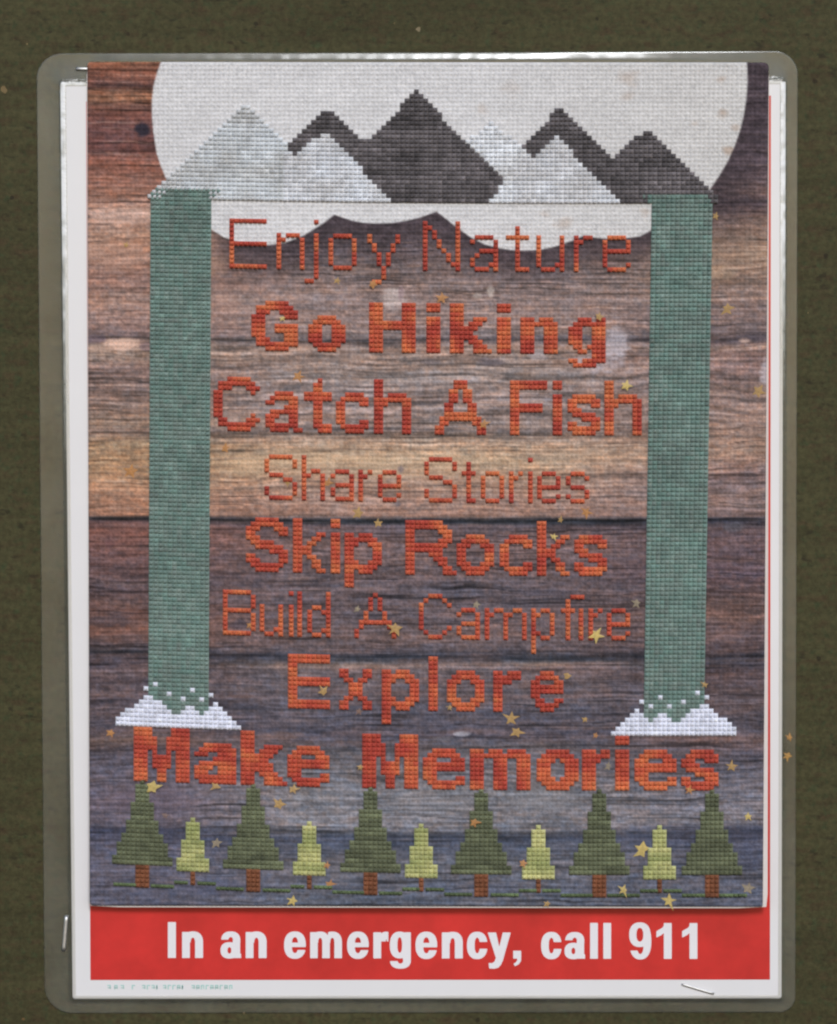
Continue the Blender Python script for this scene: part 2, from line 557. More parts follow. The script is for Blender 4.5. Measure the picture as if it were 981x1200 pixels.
LET = [('I', G_I, 9.4, 196.8), ('n', G_n, 24.5, 213.5), ('a', G_a, 24.1, 258.5), ('n', G_n, 24.5, 288.0), ('e', G_e, 25.4, 333.0),
       ('m', G_m, 37.3, 363.5), ('e', G_e, 25.4, 406.8), ('r', G_r, 17.6, 437.6), ('g', G_g, 24.6, 456.9), ('e', G_e, 25.4, 487.0),
       ('n', G_n, 24.5, 517.9), ('c', G_c, 23.4, 547.3), ('y', G_y, 26.9, 571.7), ('comma', G_comma, 9.3, 601.5), ('c', G_c, 23.4, 634.2),
       ('a', G_a, 24.1, 661.6), ('l', G_l, 9.1, 691.6), ('l', G_l, 9.1, 707.1), ('9', G_9, 25.8, 737.5), ('1', G_1, 17.9, 769.3), ('1', G_1, 17.9, 799.4)]
cache = {}
for ch, fn, wd, x0 in LET:
    if ch not in cache: cache[ch] = field_mesh(fn, wd)
    v2, fcs = cache[ch]
    by = 1122.6 + (x0 - 200) / 600 * 1.1
    make_obj("printed_letter", P(x0 + v2[:, 0], by - v2[:, 1], D_INK), fcs, m_white, paper, smooth=False)

# faint fine print under the banner: worn, no longer legible marks
r2 = np.random.default_rng(21)
gv, gf = [], []
for a0, a1 in ((126, 133), (134, 140), (141.5, 148.5), (154.5, 160.5), (166.5, 186), (191, 216), (224.5, 274)):
    x = a0
    while x < a1 - 2:
        wch = min(5.2, a1 - x)
        kind = r2.integers(0, 4)
        bars = [(x, x + wch - 1.3, 1154.2, 1155.4)]
        if kind != 1: bars.append((x, x + 1.3, 1155.5, 1159.5))
        if kind != 2: bars.append((x + wch - 2.5, x + wch - 1.3, 1155.5, 1158.8))
        if kind in (1, 3): bars.append((x + 0.2, x + wch - 1.6, 1157.0, 1158.0))
        for (u0, u1, w0, w1) in bars:
            k = len(gv) * 4
            gv.append(P([u0, u1, u1, u0], [w1, w1, w0, w0], D_RED + 0.01 * MM * len(bars)))
            gf.append((k, k + 1, k + 2, k + 3))
        x += wch + 0.3
make_obj("fine_print", np.concatenate(gv), gf, m_teal, paper, smooth=False, label="faint worn line of teal fine print")

# ------------------------------------------------------------------ stitched picture
pbase = P(500, 1064, D_BACK0)
pic = thing("stitched_picture", pbase, "cross stitch picture of mountains, waterfalls, pines and orange words on wood printed cloth", "picture")

PANEL = [(102.4, 72.6), (901.0, 73.2), (894.0, 1062.6), (105.2, 1061.3)]     # cloth corners
BACK = [(101.6, 73.6), (901.4, 74.2), (899.6, 1064.3), (104.8, 1063.0)]      # backing corners
nyb, nxb = 60, 24
ub, wb = np.meshgrid(np.linspace(0, 1, nxb), np.linspace(0, 1, nyb))
bx_ = (BACK[0][0] * (1 - ub) + BACK[1][0] * ub) * (1 - wb) + (BACK[3][0] * (1 - ub) + BACK[2][0] * ub) * wb
by_ = (BACK[0][1] * (1 - ub) + BACK[1][1] * ub) * (1 - wb) + (BACK[3][1] * (1 - ub) + BACK[2][1] * ub) * wb
for (k, a, c_) in ((0, 0, 0), (1, 0, -1), (2, -1, -1), (3, -1, 0)):      # clipped corners
    bx_[a, c_] += 1.5 if c_ == 0 else -1.5; by_[a, c_] += 1.5 if a == 0 else -1.5
nb_ = nxb * nyb
vt = np.concatenate([PP(bx_, by_, D_BACK1).reshape(-1, 3), PP(bx_, by_, D_BACK0).reshape(-1, 3)])
ib = np.arange(nb_).reshape(nyb, nxb)
q_ = np.stack([ib[:-1, :-1], ib[1:, :-1], ib[1:, 1:], ib[:-1, 1:]], -1).reshape(-1, 4)
rim = np.concatenate([ib[0, :-1], ib[:-1, -1], ib[-1, :0:-1], ib[:0:-1, 0]])
rj = np.roll(rim, -1)
fc = np.concatenate([q_, q_[:, ::-1] + nb_, np.stack([rim, rj, rj + nb_, rim + nb_], 1)])
make_obj("backing_board", vt, fc, m_foam, pic, smooth=False, label="thin white backing board behind the cloth")


def row_curve(x, y):
    """The weave rises a little towards the left side."""
    a = 6 + 6 * np.clip((y - 230) / 800, 0, 1)
    return -a * (np.clip(700 - x, 0, None) / 540) ** 2


# ---- the printed cloth ------------------------------------------------
NCX, NCY, SUB = 146, 186, 4
nx, ny = NCX * SUB + 1, NCY * SUB + 1
U, Vv = np.meshgrid(np.linspace(0, 1, nx), np.linspace(0, 1, ny))
PX = (PANEL[0][0] * (1 - U) + PANEL[1][0] * U) * (1 - Vv) + (PANEL[3][0] * (1 - U) + PANEL[2][0] * U) * Vv
PY = (PANEL[0][1] * (1 - U) + PANEL[1][1] * U) * (1 - Vv) + (PANEL[3][1] * (1 - U) + PANEL[2][1] * U) * Vv
# rounded corners
for cxn, cyn, r, sx, sy in ((0, 0, 4, 1, 1), (1, 0, 6, -1, 1), (1, 1, 2, -1, -1), (0, 1, 5, 1, -1)):
    k = {(0, 0): 0, (1, 0): 1, (1, 1): 2, (0, 1): 3}[(cxn, cyn)]
    cx = PANEL[k][0] + sx * r; cy = PANEL[k][1] + sy * r
    dx = (PX - cx) * -sx; dy = (PY - cy) * -sy
    msk = (dx > 0) & (dy > 0)
    L = np.hypot(dx, dy) + 1e-9
    m = np.maximum(np.abs(dx), np.abs(dy))
    PX = np.where(msk, cx - sx * dx * m / L, PX); PY = np.where(msk, cy - sy * dy * m / L, PY)
# relief of the weave: holes at the corners, a soft pillow in each square
ax = np.abs(np.sin(np.pi * U * NCX)); ay = np.abs(np.sin(np.pi * Vv * NCY))
relief = 0.15 * np.sqrt(ax * ay + 0.04 * (ax + ay)) + 0.03 * vnoise(U * 400, Vv * 500, 31)
hole = (np.arange(nx)[None, :] % SUB == 0) & (np.arange(ny)[:, None] % SUB == 0)
relief = relief - hole * (0.42 + 0.2 * vnoise(U * 146, Vv * 186, 32))
edge = np.minimum(np.minimum(U, 1 - U) * 800, np.minimum(Vv, 1 - Vv) * 990)
relief = relief - 0.16 * np.clip(1 - edge / 2.5, 0, 1)

# wood print: hand matched colours down three columns, then grain
YL = [72, 82, 90, 100, 106, 115, 124, 135, 152, 175, 190, 210, 230, 248, 258, 275, 300, 330, 352, 385, 393, 402, 416, 432, 455, 478, 498, 506, 520, 550, 580, 603, 607.5, 611, 620, 650, 685, 700, 722, 736, 750, 764, 768, 790, 830, 858, 868, 880, 900, 940, 965, 972, 985, 1000, 1040, 1066]
CL = [(142, 92, 70), (128, 80, 64), (120, 78, 66), (96, 66, 62), (140, 94, 74), (158, 108, 82), (112, 76, 66), (112, 72, 64), (98, 66, 64), (104, 68, 64), (134, 86, 72), (138, 95, 82), (146, 104, 88), (188, 152, 138), (178, 140, 124), (170, 130, 110), (160, 122, 106), (142, 108, 98), (146, 114, 102), (136, 108, 102), (108, 90, 90), (158, 128, 112), (152, 126, 112), (124, 100, 94), (120, 98, 92), (126, 102, 92), (136, 110, 94), (112, 92, 84), (154, 122, 94), (160, 124, 94), (148, 108, 86), (146, 104, 84), (52, 54, 64), (96, 72, 72), (126, 86, 78), (112, 82, 80), (92, 76, 80), (96, 76, 76), (110, 80, 74), (122, 86, 76), (100, 78, 76), (66, 64, 72), (80, 70, 76), (88, 76, 82), (82, 74, 82), (84, 74, 80), (102, 84, 80), (86, 78, 86), (98, 92, 104), (104, 94, 106), (102, 94, 106), (72, 74, 94), (84, 84, 102), (94, 92, 108), (94, 92, 108), (88, 88, 104)]
YC = [72, 250, 290, 310, 340, 382, 394, 398, 410, 425, 440, 470, 500, 505, 509, 520, 540, 562, 585, 604, 609.5, 613, 616, 634, 662, 690, 722, 745, 762, 769, 774, 779, 784, 806, 832, 862, 880, 892, 930, 965, 974, 982, 996, 1010, 1040, 1066]
CC = [(100, 84, 88), (94, 82, 86), (96, 84, 88), (106, 92, 92), (132, 112, 108), (130, 110, 106), (110, 98, 98), (92, 86, 92), (140, 116, 106), (132, 112, 104), (128, 114, 110), (130, 114, 112), (134, 116, 110), (100, 90, 90), (122, 104, 96), (160, 132, 112), (170, 142, 116), (156, 126, 108), (146, 116, 104), (146, 114, 102), (54, 58, 68), (56, 60, 70), (92, 80, 86), (118, 98, 98), (108, 92, 94), (94, 86, 94), (96, 86, 92), (112, 94, 94), (96, 86, 92), (66, 68, 80), (70, 72, 82), (136, 118, 112), (104, 94, 98), (98, 90, 96), (86, 82, 92), (84, 80, 92), (96, 92, 98), (106, 104, 112), (122, 120, 126), (128, 124, 130), (112, 112, 122), (72, 78, 96), (84, 88, 104), (102, 102, 112), (96, 98, 112), (90, 96, 110)]
YR = [72, 150, 200, 225, 238, 244, 258, 300, 330, 360, 392, 400, 408, 416, 440, 470, 500, 530, 556, 566, 590, 604, 608, 611, 620, 630, 670, 705, 722, 740, 758, 768, 776, 792, 830, 858, 866, 880, 905, 930, 962, 972, 980, 1000, 1040, 1066]
CR = [(84, 70, 80), (88, 74, 84), (104, 86, 92), (126, 98, 90), (84, 70, 76), (96, 78, 80), (136, 108, 96), (158, 128, 108), (130, 108, 98), (118, 98, 94), (104, 88, 88), (84, 72, 78), (152, 122, 110), (126, 100, 96), (116, 94, 90), (124, 102, 96), (140, 114, 104), (146, 116, 100), (120, 96, 94), (108, 90, 90), (124, 102, 98), (118, 96, 94), (56, 56, 66), (58, 56, 66), (96, 80, 84), (102, 84, 88), (92, 76, 84), (100, 80, 78), (110, 84, 78), (92, 76, 78), (88, 74, 78), (62, 60, 70), (66, 62, 70), (88, 74, 78), (82, 74, 80), (86, 78, 86), (112, 92, 92), (84, 78, 88), (98, 94, 104), (116, 112, 122), (120, 116, 124), (78, 80, 98), (72, 76, 96), (94, 94, 108), (92, 94, 108), (86, 90, 106)]


def colcurve(ys, cs, y):
    cs = np.array(cs, float)
    return np.stack([np.interp(y, ys, cs[:, k]) for k in range(3)], -1)


GY = PY - row_curve(PX, PY) * 0.35          # the print follows the weave only a little
wob = 3.0 * (vnoise(PX / 90, PY / 40, 41) - 0.5) + 1.2 * (vnoise(PX / 25, PY / 18, 42) - 0.5)
# seams stay straight, grain wobbles
seam = np.minimum.reduce([np.abs(PY - s) for s in (608, 770, 978)])
yy = PY + wob * np.clip((seam - 4) / 10, 0, 1) * 1.5
cL = colcurve(YL, CL, yy); cC = colcurve(YC, CC, yy); cR = colcurve(YR, CR, yy)
wl = np.clip((PX - 190) / 160, 0, 1)[..., None]; wr = np.clip((PX - 640) / 190, 0, 1)[..., None]
wood = cL * (1 - wl) + cC * wl
wood = wood * (1 - wr) + cR * wr
g1 = vnoise(PX / 55 + 3, (yy + wob) / 1.5, 51)
g2 = vnoise(PX / 24, (yy + wob) / 2.7, 52)
g3 = vnoise(PX / 200, yy / 9, 53)
g4 = vnoise(PX / 6, yy / 3.2, 54)
g5 = vnoise(PX / 2.9, PY / 2.7, 58)
stripe = np.exp(-((yy - 462) / 34) ** 2) * (1 - 0.4 * np.clip(np.abs(PX - 480) / 420, 0, 1)) + 0.35 * np.exp(-((yy - 425) / 20) ** 2)
gr = 0.26 * (g1 - 0.5) + 0.24 * (g2 - 0.5) + 0.10 * (g3 - 0.5) + 0.26 * (g4 - 0.5) + 0.22 * (g5 - 0.5)
gr = gr + stripe * 0.75 * (vnoise(PX / 85, (yy + wob) / 3.0, 55) - 0.5)
damp = np.clip((PY - 780) / 200, 0, 1)
gr = gr * (1 - 0.1 * damp)
pk = np.clip((vnoise(PX / 70, (yy + wob) / 6.0, 65) - 0.42) * 2.2, 0, 1) * np.clip((PY - 620) / 60, 0, 1) * np.clip((905 - PY) / 50, 0.15, 1)
wood = wood * (1 - 0.45 * pk[..., None]) + np.array([122, 98, 96]) * (0.45 * pk)[..., None]
dl = np.clip((vnoise(PX / 90, (yy + wob) / 1.7, 66) - 0.64) * 3.4, 0, 1) * (0.4 + 1.1 * vnoise(PX / 160, yy / 30, 67))
wood = wood * (1 - np.clip(0.36 * dl, 0, .6)[..., None])
ll = np.clip((vnoise(PX / 70, (yy + wob) / 1.8, 68) - 0.66) * 3.2, 0, 1) * np.clip((640 - PY) / 60, 0.35, 1)
wood = wood + (np.array([190, 156, 138]) - wood) * (0.36 * ll)[..., None]
wood = wood * (1 + gr[..., None] * 0.95)
# warm / cool mottling
hueN = 0.6 * (vnoise(PX / 22, yy / 6, 56) - 0.5) + 0.9 * (vnoise(PX / 5, yy / 3.5, 57) - 0.5)
wood = wood * (1 + hueN[..., None] * np.array([0.10, 0.0, -0.09]))
# thin dark cracks
for (x0, x1, y0, s, wd, dk) in ((103, 400, 607.5, 0.012, 2.2, .55), (390, 620, 611, 0.0, 2.2, .5), (610, 900, 611, -.011, 2.0, .55), (103, 330, 765, .016, 2.6, .28), (320, 640, 769.5, .006, 2.6, .28), (630, 900, 771, -.012, 3.2, .25), (103, 420, 970, .024, 4.0, .2), (410, 900, 979, -.006, 5.0, .22), (103, 185, 99, 0.03, 1.6, .45), (150, 188, 104, .02, 1.6, .5), (103, 140, 122, -.02, 1.4, .5), (150, 188, 120, .03, 1.4, .5), (103, 186, 128, .01, 1.2, .35), (103, 188, 176, .02, 1.3, .35), (130, 192, 193, .03, 1.2, .45),
                              (103, 470, 394.5, 0.022, 1.5, .5), (248, 300, 409, -.004, 1.4, .45), (380, 900, 398.5, 0.0, 1.4, .5), (103, 260, 506, 0.006, 1.2, .35), (240, 900, 509, .004, 1.2, .38), (300, 620, 526, .006, 1.1, .3), (345, 700, 341, .004, 1.0, .25), (600, 900, 345, 0, 1.0, .25),
                              (620, 900, 560, -.01, 1.2, .35), (103, 300, 694, -.01, 1.6, .3), (400, 720, 700, .01, 1.8, .22), (103, 190, 764, .006, 2.2, .3), (650, 900, 556, .0, 1.4, .3), (760, 900, 242, -.05, 2.6, .35), (103, 180, 436, .0, 1.2, .3), (103, 180, 449, .0, 1.2, .3), (103, 180, 470, .01, 1.2, .3), (103, 180, 484, .01, 1.1, .3), (103, 180, 492, .0, 1.1, .3)):
    yc = y0 + s * (PX - x0) + 1.3 * (vnoise(PX / 22, PY * 0 + y0, 61) - 0.5)
    mk = np.exp(-((PY - yc) / wd) ** 2) * np.clip((PX - x0) / 8, 0, 1) * np.clip((x1 - PX) / 14, 0, 1) * (0.55 + 0.7 * vnoise(PX / 11, PY * 0 + y0 * 1.3, 62))
    wood = wood * (1 - np.clip(dk * mk, 0, 0.8)[..., None])
# knots, pale smears, worn spots that belong to the print
for (x, y, rx, ry, c, k) in ((167, 152, 9, 9, (44, 40, 50), .95), (142, 404, 24, 8, (196, 160, 142), .9), (120, 408, 16, 5, (186, 152, 134), .6), (112, 398, 14, 5, (84, 70, 80), .7), (171, 406, 9, 6, (96, 78, 84), .6),
                            (461, 349, 15, 14, (176, 160, 156), .85), (470, 344, 4, 9, (130, 106, 110), .6), (722, 404, 18, 20, (172, 164, 172), .75), (700, 425, 30, 12, (160, 150, 158), .55), (632, 416, 13, 8, (168, 158, 162), .65), (575, 342, 5, 7, (186, 172, 164), .8), (560, 347, 6, 4, (172, 158, 152), .6),
                            (545, 455, 9, 3.2, (186, 162, 146), .8), (874, 399, 8, 3.2, (204, 168, 150), .85), (898, 436, 8, 16, (176, 166, 172), .7), (893, 458, 10, 8, (170, 140, 120), .4), (541, 860, 9, 3.5, (172, 168, 178), .8), (520, 866, 14, 3, (130, 126, 134), .5),
                            (590, 395, 14, 6, (84, 80, 90), .5), (575, 424, 16, 5, (88, 82, 92), .6), (505, 424, 12, 4, (88, 84, 92), .4), (885, 395, 22, 7, (74, 66, 74), .5), (520, 541, 14, 10, (182, 156, 130), .5), (290, 545, 26, 16, (178, 148, 118), .45), (350, 535, 40, 12, (172, 144, 116), .45), (440, 545, 26, 12, (176, 150, 122), .4), (650, 535, 50, 10, (164, 138, 118), .4),
                            (860, 290, 34, 26, (160, 132, 112), .4), (845, 320, 18, 10, (166, 140, 112), .35), (250, 310, 18, 16, (164, 130, 112), .5), (140, 254, 44, 10, (204, 170, 156), .55), (135, 300, 40, 18, (172, 134, 116), .4), (260, 352, 20, 20, (150, 118, 108), .4), (420, 545, 190, 16, (176, 148, 120), .4), (470, 550, 4, 4, (92, 84, 92), .6), (466, 591, 4, 3, (92, 86, 94), .6), (130, 728, 30, 7, (66, 60, 68), .5), (145, 720, 20, 4, (70, 62, 70), .4), (190, 645, 12, 8, (84, 66, 72), .4), (128, 636, 6, 8, (82, 62, 70), .4),
                            (280, 732, 14, 6, (64, 62, 76), .5), (640, 694, 40, 5, (84, 78, 90), .4), (510, 940, 60, 16, (134, 132, 138), .4), (640, 935, 50, 16, (128, 128, 134), .4), (716, 966, 10, 4, (156, 150, 158), .6), (860, 618, 12, 6, (96, 96, 106), .5), (330, 862, 26, 5, (122, 94, 84), .5), (205, 868, 40, 4, (112, 86, 78), .45), (300, 1010, 30, 14, (84, 84, 104), .4), (580, 1040, 30, 6, (72, 78, 96), .4), (250, 1040, 40, 10, (74, 76, 98), .35), (180, 940, 60, 16, (108, 96, 110), .4), (880, 1000, 16, 20, (72, 76, 98), .4), (660, 990, 30, 8, (108, 108, 120), .3)):
    q = ((PX - x) / rx) ** 2 + ((PY - y) / ry) ** 2 + 0.9 * (vnoise(PX / 8, PY / 4, 63) - 0.5)
    mk = k * np.clip(1.5 - q * 1.2, 0, 1)
    wood = wood * (1 - mk[..., None]) + np.array(c, float) * (mk * (1 + 0.25 * (g2 - 0.5)))[..., None]

# pale disc with scalloped lower edge, and the dark border printed below it
MOON = [(191, 66), (184.5, 84), (180, 100), (178, 118), (178, 136), (179.6, 154), (183.6, 180), (189, 196), (194, 208), (202, 222), (214, 238), (228, 253), (246, 268), (262, 278), (277, 283), (295, 286.5), (311, 287.5), (333, 285), (356, 276), (378, 262.4), (391.8, 251.7),
        (400, 254.5), (412, 258.5), (425, 261), (439, 262), (458, 261.5), (475, 259), (492, 255), (511.6, 248), (522, 256), (535, 266.5), (552, 278.5), (568, 286.5), (585, 291), (599, 293), (612, 293.7), (630, 293), (645, 290.5), (660, 286), (673, 281), (684, 276.3), (697, 278.6), (711, 280), (730, 279.6), (750, 277),
        (765, 269), (790, 258), (815, 240), (832, 222), (843, 206), (853, 189), (861.5, 170), (868, 151), (872, 134), (875, 115), (876.2, 95), (875.6, 76), (874.5, 64)]
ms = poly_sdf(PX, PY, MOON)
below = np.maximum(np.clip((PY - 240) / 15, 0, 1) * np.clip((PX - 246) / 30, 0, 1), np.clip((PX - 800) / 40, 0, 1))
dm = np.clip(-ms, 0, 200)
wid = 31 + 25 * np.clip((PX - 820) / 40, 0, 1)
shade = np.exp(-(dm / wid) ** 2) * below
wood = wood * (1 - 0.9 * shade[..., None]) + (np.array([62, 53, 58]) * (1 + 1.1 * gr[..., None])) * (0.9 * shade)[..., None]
moon = np.array([205, 203, 204]) + (vnoise(PX / 40, PY / 14, 71)[..., None] - 0.5) * 9 + (vnoise(PX / 14, PY / 3, 72)[..., None] - 0.5) * 9 + np.zeros(PX.shape + (3,))
moon = moon - np.clip((PX - 560) / 320, 0, 1)[..., None] * np.array([9, 10, 13])
for (x, y, r, k) in ((848, 133, 8, .6), (854, 176, 7, .7), (846, 93, 5, .6), (737, 92, 12, .35), (735, 112, 8, .3), (862, 150, 6, .5), (690, 170, 7, .3), (600, 105, 12, .15), (660, 262, 10, .4), (757, 249, 6, .5), (566, 128, 8, .25), (815, 145, 4, .4), (640, 252, 6, .3), (775, 180, 10, .2)):
    q = np.hypot(PX - x, (PY - y) * 1.3) / r + 0.8 * (vnoise(PX / 6, PY / 5, 73) - 0.5)
    mk = np.clip(1.3 - q, 0, 1) * k
    moon = moon * (1 - mk[..., None]) + np.array([172, 150, 134]) * mk[..., None]
mm = np.clip(ms / 1.6 + 0.5, 0, 1)[..., None]
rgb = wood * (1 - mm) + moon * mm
grey = rgb.mean(-1, keepdims=True)
rgb = np.clip(grey + (rgb - grey) * 0.97 + 3 + (1 - mm) * (np.clip((625 - PY) / 30, 0, 1) * (5 + 9 * np.clip((PY - 320) / 30, 0, 1)))[..., None] * np.array([1.05, 1.0, 0.98]), 10, 245)
wv = PP(PX, PY, D_CLOTH + relief * MM).reshape(-1, 3)
ii = np.arange(nx * ny).reshape(ny, nx)
cf = np.stack([ii[:-1, :-1], ii[1:, :-1], ii[1:, 1:], ii[:-1, 1:]], -1).reshape(-1, 4)
# a skirt that wraps the cloth round the edge of the backing
bd = np.concatenate([ii[0, :-1], ii[:-1, -1], ii[-1, :0:-1], ii[:0:-1, 0]])
sk = PP(PX, PY, D_BACK1 - 0.25 * MM).reshape(-1, 3)[bd]
k0 = len(wv); nb = len(bd)
wv = np.concatenate([wv, sk])
bi = np.arange(nb); bj = (bi + 1) % nb
cf = np.concatenate([cf, np.stack([bd[bi], bd[bj], k0 + bj, k0 + bi], 1)])
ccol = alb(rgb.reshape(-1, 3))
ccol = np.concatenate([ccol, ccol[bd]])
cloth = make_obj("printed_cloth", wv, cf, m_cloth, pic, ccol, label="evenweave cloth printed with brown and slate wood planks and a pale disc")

# ---- stitches ---------------------------------------------------------
SP = D_CLOTH + 0.66 * MM


def bar(kind):
    """One thread of a cross: verts (u, v, h mm) with a rounded back."""
    ts = [0.0, 0.0, 0.5, 1.0, 1.0]
    hs = [0.0, 0.27, 0.40, 0.27, 0.0] if kind == 'low' else [0.0, 0.34, 0.58, 0.34, 0.0]
    hw = 0.27
    prof = [(-1, 0.0), (-0.93, 0.66), (0, 1.0), (0.93, 0.66), (1, 0.0)]
    vs = []
    for i, (tt, h) in enumerate(zip(ts, hs)):
        cu = 0.19 + 0.62 * tt + (0.02 if i == 1 else -0.02 if i == 3 else 0)
        taper = 0.72 if tt in (0.0, 1.0) else 1.0
        for s, ph in prof:
            o = s * hw * taper / math.sqrt(2)
            if kind == 'low': vs.append((cu + o, 1 - cu + o, h * ph))
            else: vs.append((cu - o, cu + o, h * ph))
    fs = []
    for i in range(4):
        for j in range(4):
            a = i * 5 + j
            q = (a, a + 1, a + 6, a + 5)
            fs.append(q if kind == 'low' else q[::-1])
    return np.array(vs), np.array(fs)


lv, lf = bar('low'); hv, hf = bar('high')
gu = (0.0, 0.2, 0.8, 1.0)
PAD = np.array([(u, v, 0.0 if (0 < u < 1 and 0 < v < 1) else (-0.50 if (u in (0., 1.) and v in (0., 1.)) else -0.22)) for v in gu for u in gu])
NPAD = len(PAD)
PF = np.array([[r * 4 + c, r * 4 + c + 1, r * 4 + c + 5, r * 4 + c + 4] for r in range(3) for c in range(3)])
TV = np.concatenate([lv, hv, PAD]); TF = np.concatenate([lf, hf + len(lv), PF + len(lv) + len(hv)])
# make every face look away from the cloth
def orient(TV, TF):
    o = []
    for f in TF:
        a, b2, c = TV[f[0]], TV[f[1]], TV[f[2]]
        nrm = np.cross(b2 - a, c - a)
        o.append(f if nrm[2] > 0 else f[::-1])
    return np.array(o)
TF = orient(TV, TF)
NX_ = len(lv) + len(hv)
TV[:NX_, 0] = 0.5 + (TV[:NX_, 0] - 0.5) * 0.90
TV[:NX_, 1] = 0.5 + (TV[:NX_, 1] - 0.5) * 1.03


def stitches(name, cells, parent, colfn, label=None, px=5.46, py=5.32, warp=None, mat=None):
    """cells: array of (left x, bottom y) in px of each cross."""
    cells = np.asarray(cells, float).reshape(-1, 2)
    N = len(cells)
    jit = rng.normal(0, 0.022, (N, 1, 2))
    hj = 1 + rng.normal(0, 0.10, (N, 1))
    isx = (np.arange(len(TV)) < len(TV) - NPAD)[None, :]
    u = TV[None, :, 0] + jit[..., 0] * isx; v = TV[None, :, 1] + jit[..., 1] * isx
    X = cells[:, 0, None] + u * px
    Y = cells[:, 1, None] - v * py
    if warp is not None: X, Y = warp(X, Y)
    W = PP(X, Y, SP + TV[None, :, 2] * hj * MM)
    F = (TF[None] + (np.arange(N) * len(TV))[:, None, None]).reshape(-1, 4)
    c = colfn(cells)                                     # N x 3 srgb
    c = np.clip(c * (1 + rng.normal(0, 0.035, (N, 1))), 5, 250)
    cc = np.repeat(alb(c)[:, None, :], len(TV), 1)
    return make_obj(name, W.reshape(-1, 3), F, mat or m_thread, parent, cc.reshape(-1, 3), label=label)


def cw(X, Y):
    return X, Y + row_curve(X, Y)


def noise_at(c, sx, sy, seed):
    return vnoise(c[:, 0] / sx + 50, c[:, 1] / sy + 50, seed)


def col_orange(c):
    a = noise_at(c, 26, 14, 81) * 0.75 + noise_at(c, 9, 6, 82) * 0.35
    a = np.clip((a - 0.25) / 0.6, 0, 1)[:, None]
    lo = np.array([168, 68, 56]); mid = np.array([187, 87, 64]); hi = np.array([203, 114, 74])
    return np.where(a < 0.5, lo + (mid - lo) * a * 2, mid + (hi - mid) * (a * 2 - 1))


def col_flat(base, amp, seed, sx=12, sy=10):
    base = np.array(base, float)
    return lambda c: base * (1 + amp * (noise_at(c, sx, sy, seed)[:, None] - 0.5) * 2)


THIN = {
 'E': "########|#.......|#.......|#.......|#.......|########|#.......|#.......|#.......|#.......|########",
 'n': "#.###.|##...#|#....#|#....#|#....#|#....#|#....#|#....#",
 'j': "..#|...|...|..#|..#|..#|..#|..#|..#|..#|..#|..#|..#|##.",
 'o': ".####.|#....#|#....#|#....#|#....#|#....#|#....#|.####.",
 'y': "#.....#|#.....#|.#...#.|.#...#.|..#.#..|..#.#..|..#.#..|...#...|...#...|...#...|.##....",
 'N': "#......#|##.....#|#.#....#|#.#....#|#..#...#|#..#...#|#...#..#|#....#.#|#....#.#|#.....##|#......#",
 'a': ".####.|#....#|.....#|..####|.#...#|#....#|#...##|.###.#",
 't': "..#..|..#..|#####|..#..|..#..|..#..|..#..|..#..|..#..|..###",
 'u': "#....#|#....#|#....#|#....#|#....#|#....#|#...##|.###.#",
 'r': "#.##|##..|#...|#...|#...|#...|#...|#...",
 'e': ".####.|#....#|#....#|######|#.....|#.....|#....#|.####.",
}
THIN2 = {
 'S': ".#####.|#.....#|#.....#|#......|.###...|....##.|......#|#.....#|#.....#|.#####.",
 'h': "#....|#....|#....|#.##.|##..#|#...#|#...#|#...#|#...#|#...#",
 'a': ".###.|#...#|....#|.####|#...#|#...#|.####",
 'r': "#.#|##.|#..|#..|#..|#..|#..",
 'e': ".###.|#...#|#...#|#####|#....|#...#|.###.",
 't': ".#.|.#.|###|.#.|.#.|.#.|.#.|.#.|.##",
 'o': ".###.|#...#|#...#|#...#|#...#|#...#|.###.",
 'i': "#|.|.|#|#|#|#|#|#|#",
 's': ".###.|#...#|#....|.###.|....#|#...#|.###.",
 'B': "######.|#.....#|#.....#|#.....#|######.|#.....#|#.....#|#.....#|#.....#|######.",
 'u': "#...#|#...#|#...#|#...#|#...#|#..##|.##.#",
 'l': "#|#|#|#|#|#|#|#|#|#",
 'd': "....#|....#|....#|.##.#|#..##|#...#|#...#|#...#|#..##|.##.#",
 'A': "....#....|...#.#...|...#.#...|...#.#...|..#...#..|..#...#..|.#######.|.#.....#.|#.......#|#.......#",
 'C': "..###..|.#...#.|#.....#|#......|#......|#......|#......|#.....#|.#...#.|..###..",
 'm': "#.##..##.|##..##..#|#...#...#|#...#...#|#...#...#|#...#...#|#...#...#",
 'p': "#.##.|##..#|#...#|#...#|#...#|##..#|#.##.|#....|#....|#....",
 'f': "..###|.#...|.#...|###..|.#...|.#...|.#...|.#...|.#...|.#...",
}
